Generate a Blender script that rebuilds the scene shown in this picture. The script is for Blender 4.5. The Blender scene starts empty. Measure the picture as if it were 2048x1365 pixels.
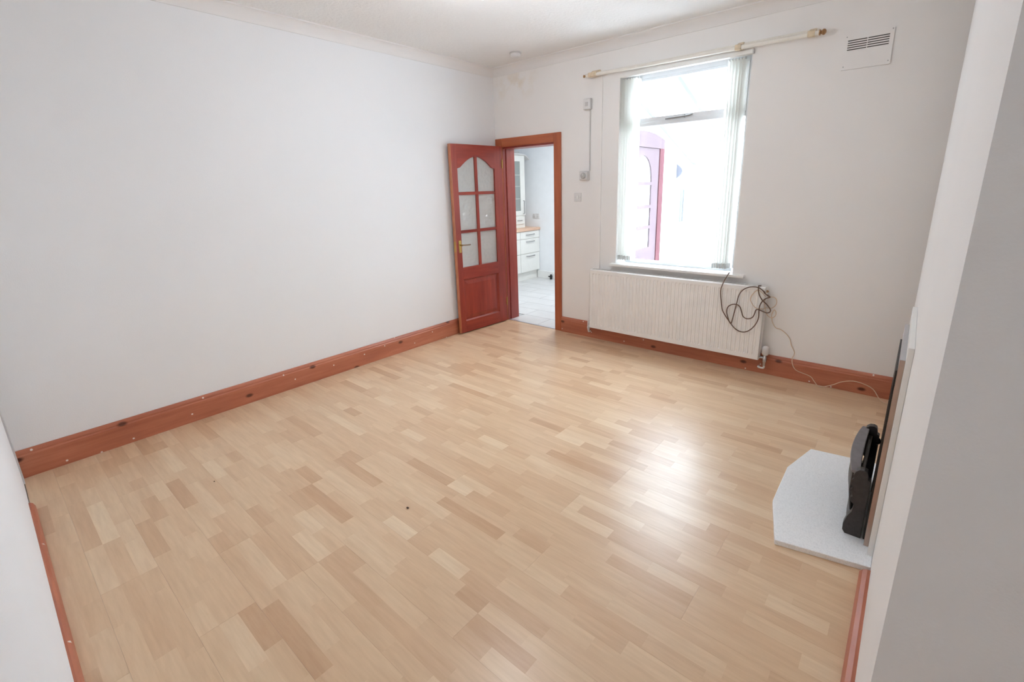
import bpy, bmesh, math, random
from mathutils import Vector, Matrix
random.seed(7)
S = bpy.context.scene
COL = S.collection

# ------------------------------------------------------------------ camera, sky, exposure
cam_d = bpy.data.cameras.new('camera')
cam = bpy.data.objects.new('camera', cam_d)
COL.objects.link(cam)
cam_d.sensor_width = 36.0
cam_d.lens = 16.3324
cam_d.shift_x, cam_d.shift_y = -0.010729, -0.027226
cam_d.clip_start = 0.01
YAW, PITCH, ROLL = -0.702525, 0.26384, -0.026904
_f = Vector((math.sin(YAW) * math.cos(PITCH), math.cos(YAW) * math.cos(PITCH), -math.sin(PITCH)))
_r = Vector((math.cos(YAW), -math.sin(YAW), 0))
_u = _r.cross(_f)
_r2 = math.cos(ROLL) * _r + math.sin(ROLL) * _u
_u2 = -math.sin(ROLL) * _r + math.cos(ROLL) * _u
cam.matrix_world = Matrix(((_r2.x, _u2.x, -_f.x, 3.7378), (_r2.y, _u2.y, -_f.y, -4.01934),
                           (_r2.z, _u2.z, -_f.z, 1.53665), (0, 0, 0, 1)))
S.camera = cam

SKY = 21.0
world = bpy.data.worlds.new('overcast_sky')
S.world = world
world.use_nodes = True
_bg = world.node_tree.nodes['Background']
_bg.inputs[0].default_value = (0.80, 0.935, 1.06, 1)
_bg.inputs[1].default_value = SKY
KITCHEN_FILL = 38.0
ROOM_FILL = 27.0

S.view_settings.view_transform = 'Standard'
S.view_settings.look = 'None'
S.view_settings.exposure = -0.15
S.view_settings.gamma = 1.0
S.view_settings.use_curve_mapping = False
S.cycles.max_bounces = 16
S.cycles.diffuse_bounces = 10
S.cycles.glossy_bounces = 5
S.cycles.transmission_bounces = 8
S.cycles.transparent_max_bounces = 16
S.cycles.caustics_reflective = False
S.cycles.caustics_refractive = False
S.cycles.sample_clamp_indirect = 12.0

# ------------------------------------------------------------------ materials
def srgb(r, g, b):
    def c(v):
        v /= 255.0
        return v / 12.92 if v <= 0.04045 else ((v + 0.055) / 1.055) ** 2.4
    return (c(r), c(g), c(b), 1.0)

class NT:
    def __init__(self, name):
        self.m = bpy.data.materials.new(name)
        self.m.use_nodes = True
        self.t = self.m.node_tree
        self.b = self.t.nodes['Principled BSDF']
        self.out = self.t.nodes['Material Output']
    def n(self, kind, **kw):
        x = self.t.nodes.new(kind)
        for k, v in kw.items():
            setattr(x, k, v)
        return x
    def l(self, a, b):
        self.t.links.new(a, b)
    def coord(self, scale=(1, 1, 1), kind='Object'):
        tc = self.n('ShaderNodeTexCoord')
        mp = self.n('ShaderNodeMapping')
        mp.inputs['Scale'].default_value = scale
        self.l(tc.outputs[kind], mp.inputs['Vector'])
        return mp.outputs[0]
    def noise(self, vec, scale, detail=3.0, rough=0.5):
        x = self.n('ShaderNodeTexNoise')
        x.inputs['Scale'].default_value = scale
        x.inputs['Detail'].default_value = detail
        x.inputs['Roughness'].default_value = rough
        self.l(vec, x.inputs['Vector'])
        return x.outputs['Fac']
    def ramp(self, fac, stops):
        x = self.n('ShaderNodeValToRGB')
        e = x.color_ramp.elements
        while len(e) < len(stops):
            e.new(0.5)
        for q, (p, c) in zip(e, stops):
            q.position = p
            q.color = c
        self.l(fac, x.inputs[0])
        return x.outputs[0]
    def mix(self, fac, a, b, mode='MIX'):
        x = self.n('ShaderNodeMix', data_type='RGBA', blend_type=mode)
        for s, v in ((0, fac), (6, a), (7, b)):
            if hasattr(v, 'node'):
                self.l(v, x.inputs[s])
            else:
                x.inputs[s].default_value = v
        return x.outputs[2]
    def bump(self, h, strength, dist):
        x = self.n('ShaderNodeBump')
        x.inputs['Strength'].default_value = strength
        x.inputs['Distance'].default_value = dist
        self.l(h, x.inputs['Height'])
        self.l(x.outputs[0], self.b.inputs['Normal'])
    def base(self, v):
        if hasattr(v, 'node'):
            self.l(v, self.b.inputs['Base Color'])
        else:
            self.b.inputs['Base Color'].default_value = v
    def set(self, rough=0.5, spec=0.5, metal=0.0):
        self.b.inputs['Roughness'].default_value = rough
        self.b.inputs['Specular IOR Level'].default_value = spec
        self.b.inputs['Metallic'].default_value = metal
        return self

def plain(name, col, rough=0.5, spec=0.5, metal=0.0, vary=0.06, scale=9.0):
    k = NT(name)
    f = k.noise(k.coord(), scale)
    dark = tuple(c * (1 - vary) for c in col[:3]) + (1,)
    lite = tuple(min(1, c * (1 + vary * 0.5)) for c in col[:3]) + (1,)
    k.base(k.ramp(f, [(0.3, dark), (0.7, lite)]))
    k.set(rough, spec, metal)
    return k.m

def wall_paint(name, col, bump=0.25, scale=170.0):
    k = NT(name)
    v = k.coord()
    f = k.noise(v, 1.3, 4)
    k.base(k.ramp(f, [(0.3, tuple(c * 0.975 for c in col[:3]) + (1,)), (0.7, col)]))
    k.bump(k.noise(v, scale, 2), bump, 0.002)
    k.set(0.75, 0.25)
    return k.m

def face_uv(k, vec, flat):
    sp_ = k.n('ShaderNodeSeparateXYZ')
    cb = k.n('ShaderNodeCombineXYZ')
    k.l(vec, sp_.inputs[0])
    ax = [q for q in range(3) if q != flat]
    k.l(sp_.outputs[ax[0]], cb.inputs[0])
    k.l(sp_.outputs[ax[1]], cb.inputs[1])
    return cb.outputs[0]

def wood(name, axis, light, mid, dark, rough=0.4, spec=0.5, knots=0.0, specks=0.0, grain=26.0, flat=None):
    k = NT(name)
    sc = [1, 1, 1]
    sc[axis] = 0.09
    v = k.coord(tuple(sc))
    w = k.noise(v, grain, 6, 0.6)
    big = k.noise(v, grain * 0.23, 3)
    c1 = k.ramp(w, [(0.25, dark), (0.5, mid), (0.75, light)])
    c2 = k.mix(0.35, c1, k.ramp(big, [(0.3, dark), (0.7, light)]))
    if knots:
        s2 = [1.0, 1.0, 1.0]
        s2[axis] = 0.55
        v2 = face_uv(k, k.coord(tuple(s2)), flat)
        vo = k.n('ShaderNodeTexVoronoi', voronoi_dimensions='2D')
        vo.inputs['Scale'].default_value = knots
        k.l(v2, vo.inputs['Vector'])
        m = k.ramp(vo.outputs['Distance'], [(0.035, (1, 1, 1, 1)), (0.075, (0, 0, 0, 1))])
        c2 = k.mix(m, c2, tuple(c * 0.35 for c in dark[:3]) + (1,))
    if specks:
        v3 = face_uv(k, k.coord((1, 1, 1)), flat)
        vo = k.n('ShaderNodeTexVoronoi', voronoi_dimensions='2D')
        vo.inputs['Scale'].default_value = specks
        k.l(v3, vo.inputs['Vector'])
        m = k.ramp(vo.outputs['Distance'], [(0.022, (1, 1, 1, 1)), (0.034, (0, 0, 0, 1))])
        c2 = k.mix(m, c2, srgb(228, 220, 214))
    k.base(c2)
    k.bump(w, 0.12, 0.002)
    k.set(rough, spec)
    return k.m

M = {}
M['wall_l'] = wall_paint('paint_white_cool_lit', (0.83, 0.835, 0.845, 1))  # same white paint as the end wall, cooler light put into its tint
M['wall_b'] = wall_paint('paint_white_warm_bounce', (0.86, 0.845, 0.83, 1))  # same white paint, warm bounced light put into its tint
k = NT.__new__(NT)
k.m = M['wall_b']
k.t = k.m.node_tree
k.b = k.t.nodes['Principled BSDF']
old = k.b.inputs['Base Color'].links[0].from_socket
v = k.coord()
ds_ = k.n('ShaderNodeVectorMath', operation='DISTANCE')
k.l(k.coord((1.0, 1.0, 2.2)), ds_.inputs[0])
ds_.inputs[1].default_value = (0.30, 0.0, 2.58 * 2.2)
near = k.ramp(ds_.outputs['Value'], [(0.05, (1, 1, 1, 1)), (0.42, (0, 0, 0, 1))])
blot = k.ramp(k.noise(v, 7, 4), [(0.45, (0, 0, 0, 1)), (0.62, (0.45, 0.45, 0.45, 1))])
k.base(k.mix(k.mix(1.0, near, blot, 'MULTIPLY'), old, (0.72, 0.60, 0.44, 1)))
M['wall_f'] = wall_paint('paint_white_front', (0.83, 0.84, 0.86, 1))
M['wall_r'] = wall_paint('paint_white_breast', (0.82, 0.815, 0.81, 1))
M['cove'] = wall_paint('paint_coving', (0.80, 0.785, 0.77, 1), 0.1)
M['out'] = plain('render_white', (0.85, 0.86, 0.87, 1), 0.8, 0.2)
M['kitchen'] = plain('paint_kitchen', (0.84, 0.86, 0.88, 1), 0.7, 0.3, vary=0.02)

k = NT('artex_ceiling')
v = k.coord()
f1 = k.noise(v, 38, 4, 0.6)
k.base(k.ramp(k.noise(v, 1.1, 3), [(0.3, (0.80, 0.785, 0.765, 1)), (0.7, (0.84, 0.835, 0.82, 1))]))
k.bump(f1, 0.6, 0.012)
k.set(0.85, 0.2)
M['ceiling'] = k.m

# laminate: printed strip tone comes from a face attribute, grain from noise
k = NT('laminate_boards')
at = k.n('ShaderNodeAttribute', attribute_name='tone')
v0 = k.n('ShaderNodeTexCoord').outputs['Object']
off = k.n('ShaderNodeVectorMath', operation='ADD')
cmb = k.n('ShaderNodeCombineXYZ')
mul = k.n('ShaderNodeMath', operation='MULTIPLY')
mul.inputs[1].default_value = 37.0
k.l(at.outputs['Fac'], mul.inputs[0])
k.l(mul.outputs[0], cmb.inputs[0])
k.l(mul.outputs[0], cmb.inputs[2])
k.l(v0, off.inputs[0])
k.l(cmb.outputs[0], off.inputs[1])
mp = k.n('ShaderNodeMapping')
mp.inputs['Scale'].default_value = (0.1, 1, 1)
k.l(off.outputs[0], mp.inputs['Vector'])
g1 = k.noise(mp.outputs[0], 60, 5, 0.6)
g2 = k.noise(mp.outputs[0], 14, 3, 0.5)
base = k.ramp(at.outputs['Fac'], [(0.0, srgb(194, 156, 122)), (0.35, srgb(210, 177, 144)), (0.7, srgb(219, 190, 157)), (1.0, srgb(227, 203, 172))])
g = k.ramp(g1, [(0.3, (0.85, 0.81, 0.78, 1)), (0.65, (1, 1, 1, 1))])
g_ = k.ramp(g2, [(0.28, (0.90, 0.85, 0.82, 1)), (0.6, (1.0, 1.0, 1.0, 1))])
c = k.mix(0.7, base, g, 'MULTIPLY')
c = k.mix(0.7, c, g_, 'MULTIPLY')
k.base(c)
k.bump(g1, 0.04, 0.001)
k.set(0.29, 0.5)
M['laminate'] = k.m

PINE = (srgb(196, 128, 98), srgb(176, 103, 76), srgb(150, 80, 58))
M['skirt_x'] = wood('stained_pine_x', 0, *PINE, rough=0.38, knots=4.2, specks=5.0, flat=1)
M['skirt_y'] = wood('stained_pine_y', 1, *PINE, rough=0.38, knots=4.2, specks=5.0, flat=0)
FR = (srgb(190, 108, 68), srgb(172, 90, 54), srgb(146, 70, 44))
M['frame_x'] = wood('orange_pine_x', 0, *FR)
M['frame_z'] = wood('orange_pine_z', 2, *FR)
MH = (srgb(176, 76, 56), srgb(150, 58, 44), srgb(118, 42, 36))
M['maho_z'] = wood('mahogany_z', 2, *MH, rough=0.33)
M['maho_x'] = wood('mahogany_x', 0, *MH, rough=0.33)
M['lining'] = wood('mahogany_lining', 2, srgb(178, 88, 76), srgb(158, 70, 60), srgb(132, 54, 48), rough=0.35)
M['edge'] = wood('pale_wood_edge', 2, srgb(206, 140, 100), srgb(186, 118, 82), srgb(160, 96, 68))  # paler wood tone for the free edge of the leaf
M['gloss_white'] = plain('gloss_white', (0.82, 0.82, 0.80, 1), 0.3, 0.5, vary=0.02)
M['upvc'] = plain('window_white', (0.78, 0.80, 0.82, 1), 0.35, 0.5, vary=0.03)
M['rad'] = plain('radiator_enamel', (0.86, 0.85, 0.83, 1), 0.35, 0.5, vary=0.03)
M['plastic'] = plain('white_plastic', (0.72, 0.71, 0.70, 1), 0.35, 0.5, vary=0.03)
M['plastic_grey'] = plain('aged_plastic', (0.56, 0.55, 0.54, 1), 0.4, 0.5, vary=0.06)
M['dial'] = plain('dial_plastic', (0.42, 0.42, 0.41, 1), 0.4, 0.5)
M['dark'] = plain('dark_gap', (0.03, 0.03, 0.03, 1), 0.6)
M['slot'] = plain('vent_shadow_gap', (0.12, 0.11, 0.10, 1), 0.8)
M['chrome'] = plain('chrome', (0.55, 0.55, 0.55, 1), 0.25, 0.5, 1.0)
M['nickel'] = plain('brushed_nickel', (0.35, 0.35, 0.36, 1), 0.35, 0.5, 1.0)
M['brass'] = plain('aged_brass', srgb(190, 160, 90), 0.35, 0.5, 0.8, vary=0.15)
M['lever'] = plain('tarnished_lever', srgb(150, 130, 110), 0.35, 0.5, 0.8)
M['iron'] = plain('cast_iron', (0.038, 0.034, 0.032, 1), 0.45, 0.5, vary=0.3, scale=60)
M['iron_top'] = plain('window_lit_iron', (0.20, 0.18, 0.19, 1), 0.38, 0.6, vary=0.15, scale=30)  # cast iron with window light on the rim put into its colour
M['soot'] = plain('soot_black', (0.012, 0.012, 0.012, 1), 0.7)
M['trim_metal'] = plain('bronzed_metal_trim', srgb(186, 164, 150), 0.28, 0.5, 0.85, vary=0.1)
M['trim_grey'] = plain('silver_trim_top', srgb(200, 200, 204), 0.3, 0.5, 0.6)
M['cable_brown'] = plain('brown_cable', srgb(104, 78, 62), 0.45)
M['cable_cream'] = plain('cream_cable', srgb(214, 190, 165), 0.45)
M['rail'] = plain('cream_rail', srgb(232, 228, 219), 0.35, vary=0.05, scale=20)
M['rust'] = plain('brown_finial', srgb(170, 128, 84), 0.4, vary=0.3, scale=60)
M['rust2'] = plain('tan_bracket', srgb(214, 196, 168), 0.4, vary=0.15, scale=40)
M['weight'] = plain('grey_weight', (0.60, 0.60, 0.58, 1), 0.5)
M['worktop'] = wood('beech_worktop', 1, srgb(232, 200, 176), srgb(222, 186, 160), srgb(208, 168, 142))
M['unit'] = plain('kitchen_unit_white', (0.84, 0.84, 0.80, 1), 0.35, vary=0.02)
M['pine_red'] = wood('red_door_frame', 2, srgb(92, 64, 66), srgb(84, 57, 60), srgb(76, 50, 54), rough=0.9, spec=0.0)
M['pink'] = wood('glare_paled_red_door', 2, srgb(96, 85, 87), srgb(91, 80, 83), srgb(86, 75, 79), rough=0.9, spec=0.0)  # glare haze put into the door colour as a paler pink
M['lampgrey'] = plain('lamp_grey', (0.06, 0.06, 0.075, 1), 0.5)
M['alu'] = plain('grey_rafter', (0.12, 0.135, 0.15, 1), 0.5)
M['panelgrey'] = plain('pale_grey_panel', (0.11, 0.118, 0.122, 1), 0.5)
M['ground'] = plain('pale_concrete', (0.5, 0.5, 0.5, 1), 0.9, vary=0.15)
M['tile'] = plain('kitchen_floor_pale', (0.68, 0.68, 0.68, 1), 0.3, vary=0.10, scale=3)
M['threshold'] = plain('aluminium_strip', (0.62, 0.62, 0.66, 1), 0.35, 0.5, 0.6)
M['debris'] = plain('dark_bark', srgb(80, 60, 50), 0.8)

k = NT('white_granite_hearth')
v = k.coord()
f = k.noise(v, 220, 3, 0.7)
k.base(k.ramp(f, [(0.35, (0.76, 0.77, 0.78, 1)), (0.5, (0.88, 0.89, 0.90, 1)), (0.7, (0.92, 0.925, 0.93, 1))]))
k.set(0.35, 0.4)
M['hearth'] = k.m

k = NT('frosted_bulb')
k.b.inputs['Emission Color'].default_value = (1, 0.98, 0.95, 1)
k.b.inputs['Emission Strength'].default_value = 6.0  # lit bulb, added along with the room fill
k.base((0.9, 0.9, 0.9, 1))
M['bulb'] = k.m

def glass(name, tint=(1, 1, 1, 1), base=0.03, rough=0.02, bump=0.0, scatter=0.0):
    k = NT(name)
    nt = k.t
    tr = k.n('ShaderNodeBsdfTransparent')
    tr.inputs[0].default_value = tint
    gl = k.n('ShaderNodeBsdfGlossy')
    gl.inputs['Roughness'].default_value = rough
    mx = k.n('ShaderNodeMixShader')
    fr = k.n('ShaderNodeLayerWeight')
    fr.inputs['Blend'].default_value = 0.5
    pw = k.n('ShaderNodeMath', operation='POWER')
    pw.inputs[1].default_value = 4.0
    k.l(fr.outputs['Facing'], pw.inputs[0])
    mp_ = k.n('ShaderNodeMath', operation='MULTIPLY_ADD')
    mp_.inputs[1].default_value = 0.5
    mp_.inputs[2].default_value = base
    k.l(pw.outputs[0], mp_.inputs[0])
    if bump:
        b = k.n('ShaderNodeBump')
        b.inputs['Strength'].default_value = bump
        b.inputs['Distance'].default_value = 0.06
        vo = k.n('ShaderNodeTexVoronoi', feature='SMOOTH_F1')
        vo.inputs['Scale'].default_value = 30.0
        k.l(k.coord(), vo.inputs['Vector'])
        k.l(vo.outputs['Distance'], b.inputs['Height'])
        k.l(b.outputs[0], gl.inputs['Normal'])
        k.l(b.outputs[0], fr.inputs['Normal'])
    k.l(mp_.outputs[0], mx.inputs[0])
    k.l(tr.outputs[0], mx.inputs[1])
    k.l(gl.outputs[0], mx.inputs[2])
    last = mx
    if scatter:
        df = k.n('ShaderNodeBsdfTranslucent')
        df.inputs[0].default_value = (0.8, 0.84, 0.82, 1)
        d2 = k.n('ShaderNodeBsdfDiffuse')
        d2.inputs[0].default_value = (0.86, 0.89, 0.88, 1)
        ad = k.n('ShaderNodeMixShader')
        ad.inputs[0].default_value = 0.8
        k.l(df.outputs[0], ad.inputs[1])
        k.l(d2.outputs[0], ad.inputs[2])
        m2 = k.n('ShaderNodeMixShader')
        m2.inputs[0].default_value = scatter
        k.l(last.outputs[0], m2.inputs[1])
        k.l(ad.outputs[0], m2.inputs[2])
        last = m2
    nt.nodes.remove(k.b)
    k.l(last.outputs[0], k.out.inputs[0])
    return k.m
M['corner_shade'] = plain('corner_shade_grey', (0.58, 0.585, 0.60, 1), 0.6, vary=0.03)  # shade of the wall corner put into a grey
M['glass'] = glass('clear_glass')
M['obscure'] = glass('obscure_glass', (0.9, 0.94, 0.93, 1), base=0.22, rough=0.06, bump=1.0, scatter=0.6)
M['cabglass'] = glass('cabinet_glass', (0.55, 0.60, 0.58, 1), rough=0.1, scatter=0.35)

k = NT('blind_fabric')
df = k.n('ShaderNodeBsdfDiffuse')
df.inputs[0].default_value = (0.90, 0.90, 0.89, 1)
tl = k.n('ShaderNodeBsdfTranslucent')
tl.inputs[0].default_value = (0.95, 0.945, 0.92, 1)
mx = k.n('ShaderNodeMixShader')
mx.inputs[0].default_value = 0.6
k.l(df.outputs[0], mx.inputs[1])
k.l(tl.outputs[0], mx.inputs[2])
k.t.nodes.remove(k.b)
k.l(mx.outputs[0], k.out.inputs[0])
M['blind'] = k.m

# ------------------------------------------------------------------ mesh helpers
def B():
    return bmesh.new()

def box(bm, x0, x1, y0, y1, z0, z1):
    vs = [bm.verts.new(p) for p in ((x0, y0, z0), (x1, y0, z0), (x1, y1, z0), (x0, y1, z0),
                                    (x0, y0, z1), (x1, y0, z1), (x1, y1, z1), (x0, y1, z1))]
    for q in ((0, 3, 2, 1), (4, 5, 6, 7), (0, 1, 5, 4), (1, 2, 6, 5), (2, 3, 7, 6), (3, 0, 4, 7)):
        bm.faces.new([vs[i] for i in q])
    return bm

def prism(bm, pts, d0, d1, axis):
    """polygon pts in the two other axes (order x,y,z), extruded along axis from d0 to d1"""
    def P(a, b, d):
        c = [a, b]
        c.insert(axis, d)
        return c
    lo = [bm.verts.new(P(a, b, d0)) for a, b in pts]
    hi = [bm.verts.new(P(a, b, d1)) for a, b in pts]
    n = len(pts)
    bm.faces.new(lo)
    bm.faces.new(hi)
    for i in range(n):
        bm.faces.new((lo[i], lo[(i + 1) % n], hi[(i + 1) % n], hi[i]))
    bmesh.ops.recalc_face_normals(bm, faces=bm.faces)
    return bm

def cyl(bm, p0, p1, r0, r1=None, seg=16):
    p0, p1 = Vector(p0), Vector(p1)
    r1 = r0 if r1 is None else r1
    d = (p1 - p0).normalized()
    a = d.orthogonal().normalized()
    b = d.cross(a)
    L, H = [], []
    for i in range(seg):
        t = 2 * math.pi * i / seg
        o = a * math.cos(t) + b * math.sin(t)
        L.append(bm.verts.new(p0 + o * r0))
        H.append(bm.verts.new(p1 + o * r1))
    bm.faces.new(L)
    bm.faces.new(H)
    for i in range(seg):
        bm.faces.new((L[i], L[(i + 1) % seg], H[(i + 1) % seg], H[i]))
    bmesh.ops.recalc_face_normals(bm, faces=bm.faces)
    return bm

def lathe(bm, c, axis, prof, seg=20):
    """prof: (distance along axis, radius) closed by caps"""
    c, d = Vector(c), Vector(axis).normalized()
    a = d.orthogonal().normalized()
    b = d.cross(a)
    rings = []
    for h, r in prof:
        rings.append([bm.verts.new(c + d * h + (a * math.cos(2 * math.pi * i / seg) + b * math.sin(2 * math.pi * i / seg)) * max(r, 1e-4)) for i in range(seg)])
    bm.faces.new(rings[0])
    bm.faces.new(rings[-1])
    for q in range(len(rings) - 1):
        for i in range(seg):
            bm.faces.new((rings[q][i], rings[q][(i + 1) % seg], rings[q + 1][(i + 1) % seg], rings[q + 1][i]))
    bmesh.ops.recalc_face_normals(bm, faces=bm.faces)
    return bm

def smooth_path(pts, n=5):
    P = [Vector(p) for p in pts]
    out = []
    for i in range(len(P) - 1):
        a, b, c, d = P[max(i - 1, 0)], P[i], P[i + 1], P[min(i + 2, len(P) - 1)]
        for k_ in range(n):
            t = k_ / n
            out.append(0.5 * ((2 * b) + (c - a) * t + (2 * a - 5 * b + 4 * c - d) * t * t + (3 * b - a - 3 * c + d) * t ** 3))
    out.append(P[-1])
    return out

def tube(bm, pts, r, seg=8):
    rings = []
    n = len(pts)
    ref = None
    for i in range(n):
        d = (pts[min(i + 1, n - 1)] - pts[max(i - 1, 0)])
        d = d.normalized() if d.length > 1e-9 else Vector((0, 0, 1))
        if ref is None:
            ref = d.orthogonal().normalized()
        a = (ref - d * ref.dot(d))
        a = a.normalized() if a.length > 1e-6 else d.orthogonal().normalized()
        ref = a
        b = d.cross(a)
        rings.append([bm.verts.new(pts[i] + (a * math.cos(2 * math.pi * k_ / seg) + b * math.sin(2 * math.pi * k_ / seg)) * r) for k_ in range(seg)])
    bm.faces.new(rings[0])
    bm.faces.new(rings[-1])
    for q in range(n - 1):
        for i in range(seg):
            bm.faces.new((rings[q][i], rings[q][(i + 1) % seg], rings[q + 1][(i + 1) % seg], rings[q + 1][i]))
    bmesh.ops.recalc_face_normals(bm, faces=bm.faces)
    return bm

def wall_grid(bm, axis, us, vs, holes, d0, d1):
    """slab across 'axis' between d0 and d1, gridded at us, vs; holes = (u0,u1,v0,v1). One connected mesh."""
    us = sorted(set(us + [h[i] for h in holes for i in (0, 1)]))
    vs = sorted(set(vs + [h[i] for h in holes for i in (2, 3)]))
    def solid(i, j):
        if not (0 <= i < len(us) - 1 and 0 <= j < len(vs) - 1):
            return False
        u, v_ = (us[i] + us[i + 1]) / 2, (vs[j] + vs[j + 1]) / 2
        return not any(h[0] < u < h[1] and h[2] < v_ < h[3] for h in holes)
    cache = {}
    def V(i, j, d):
        key = (i, j, d)
        if key not in cache:
            c = [us[i], vs[j]]
            c.insert(axis, d)
            cache[key] = bm.verts.new(c)
        return cache[key]
    for i in range(len(us) - 1):
        for j in range(len(vs) - 1):
            if not solid(i, j):
                continue
            for d in (d0, d1):
                bm.faces.new((V(i, j, d), V(i + 1, j, d), V(i + 1, j + 1, d), V(i, j + 1, d)))
            for (a, b, ni, nj) in (((i, j), (i + 1, j), i, j - 1), ((i, j + 1), (i + 1, j + 1), i, j + 1),
                                   ((i, j), (i, j + 1), i - 1, j), ((i + 1, j), (i + 1, j + 1), i + 1, j)):
                if not solid(ni, nj):
                    bm.faces.new((V(*a, d0), V(*b, d0), V(*b, d1), V(*a, d1)))
    bmesh.ops.recalc_face_normals(bm, faces=bm.faces)
    return bm

def obj(name, bm, m, parent=None, bevel=0.0, smooth=False, local=False, seg=2, **props):
    me = bpy.data.meshes.new(name)
    bm.to_mesh(me)
    bm.free()
    me.materials.append(M[m] if isinstance(m, str) else m)
    if smooth:
        for p in me.polygons:
            p.use_smooth = True
    o = bpy.data.objects.new(name, me)
    COL.objects.link(o)
    if bevel:
        md = o.modifiers.new('edge', 'BEVEL')
        md.width = bevel
        md.segments = seg
        md.limit_method = 'ANGLE'
    if smooth:
        md = o.modifiers.new('split', 'EDGE_SPLIT')
        md.split_angle = math.radians(40)
    if parent is not None:
        o.parent = parent
        if not local:
            o.matrix_parent_inverse = WM(parent).inverted()
    for a, b in props.items():
        o[a] = b
    return o

def WM(o):
    m = Matrix.LocRotScale(o.location, o.rotation_euler, o.scale)
    return WM(o.parent) @ o.matrix_parent_inverse @ m if o.parent else m

def thing(name, label, cat, loc=(0, 0, 0), rz=0.0, group=None, kind=None):
    o = bpy.data.objects.new(name, None)
    o.empty_display_size = 0.1
    COL.objects.link(o)
    o.location = loc
    o.rotation_euler = (0, 0, rz)
    o['label'] = label
    o['category'] = cat
    if group:
        o['group'] = group
    if kind:
        o['kind'] = kind
    return o

def tag(o, label, cat, group=None):
    o['label'] = label
    o['category'] = cat
    if group:
        o['group'] = group
    return o

def struct(name, bm, m, label, parent=None, **kw):
    o = obj(name, bm, m, parent, **kw)
    o['kind'] = 'structure'
    o['label'] = label
    return o

def bx(*a):
    return box(B(), *a)

# ------------------------------------------------------------------ the room shell
CZ = 2.76          # ceiling
XB = 3.798         # chimney breast face
XR = 4.25          # alcove wall
YB0, YB1 = -3.10, -0.32
YF = -4.10
WT = 0.18          # back wall thickness
WX0, WX1, WZ0, WZ1 = 1.533, 2.62, 0.80, 2.478     # window opening
DX0, DX1, DZ1 = 0.10, 0.815, 1.975                # door opening

struct('wall_left', bx(-0.12, 0, YF - 0.12, WT, -0.03, CZ), 'wall_l', 'long plain white plastered wall with a stained skirting at its foot')
bm = wall_grid(B(), 1, [-0.0, XR + 0.12], [-0.03, CZ], [(DX0, DX1, -0.5, DZ1), (WX0, WX1, WZ0, WZ1)], 0.0, WT)
struct('wall_back', bm, 'wall_b', 'white end wall holding the window, radiator and doorway')
struct('wall_front', bx(-0.12, XR + 0.12, YF - 0.12, YF, -0.03, CZ), 'wall_f', 'bright white wall close by the camera, seen almost edge on')
# chimney breast and alcove walls in one mesh, with the fire opening cut in
bm = B()
wall_grid(bm, 0, [YB0, YB1], [-0.03, CZ], [(-1.78, -1.34, 0.026, 0.76)], XB, XB + 0.12)
box(bm, XB + 0.12, XR, YB0, YB0 + 0.1, -0.03, CZ)
box(bm, XB + 0.12, XR, YB1 - 0.1, YB1, -0.03, CZ)
box(bm, XR, XR + 0.12, YF, 0, -0.03, CZ)
struct('wall_right', bm, 'wall_r', 'white chimney breast wall with the fireplace on it')
struct('ceiling', bx(-0.12, XR + 0.12, YF - 0.12, WT, CZ, CZ + 0.12), 'ceiling', 'white textured plaster ceiling')

# coving: concave quarter profile
def cove_profile(n=7, r=0.078):
    pts = [(0, 0), (r, 0), (r, -0.008)]
    for i in range(1, n):
        t = math.pi / 2 * i / n
        pts.append((r - (r - 0.008) * math.sin(t), -r + (r - 0.008) * math.cos(t)))
    pts += [(0.008, -r), (0, -r)]
    return pts
def coving(name, kind, at, a, b, sign, label):
    bm = B()
    pts = [(at + sign * p, CZ + z) for p, z in cove_profile()]
    prism(bm, pts, a, b, 0 if kind == 'x' else 1)
    struct(name, bm, 'cove', label, smooth=True)
coving('trim_1', 'y', 0.0, YF, 0.0, 1, 'white coving along the top of the long plain wall')
coving('trim_2', 'x', 0.0, 0.0, XR, -1, 'white coving above the curtain rail and window')
coving('trim_3', 'x', YF, 0.0, XR, 1, 'white coving above the wall close by the camera')
coving('trim_4', 'y', XB, YB0, YB1, -1, 'white coving along the top of the chimney breast')

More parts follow.
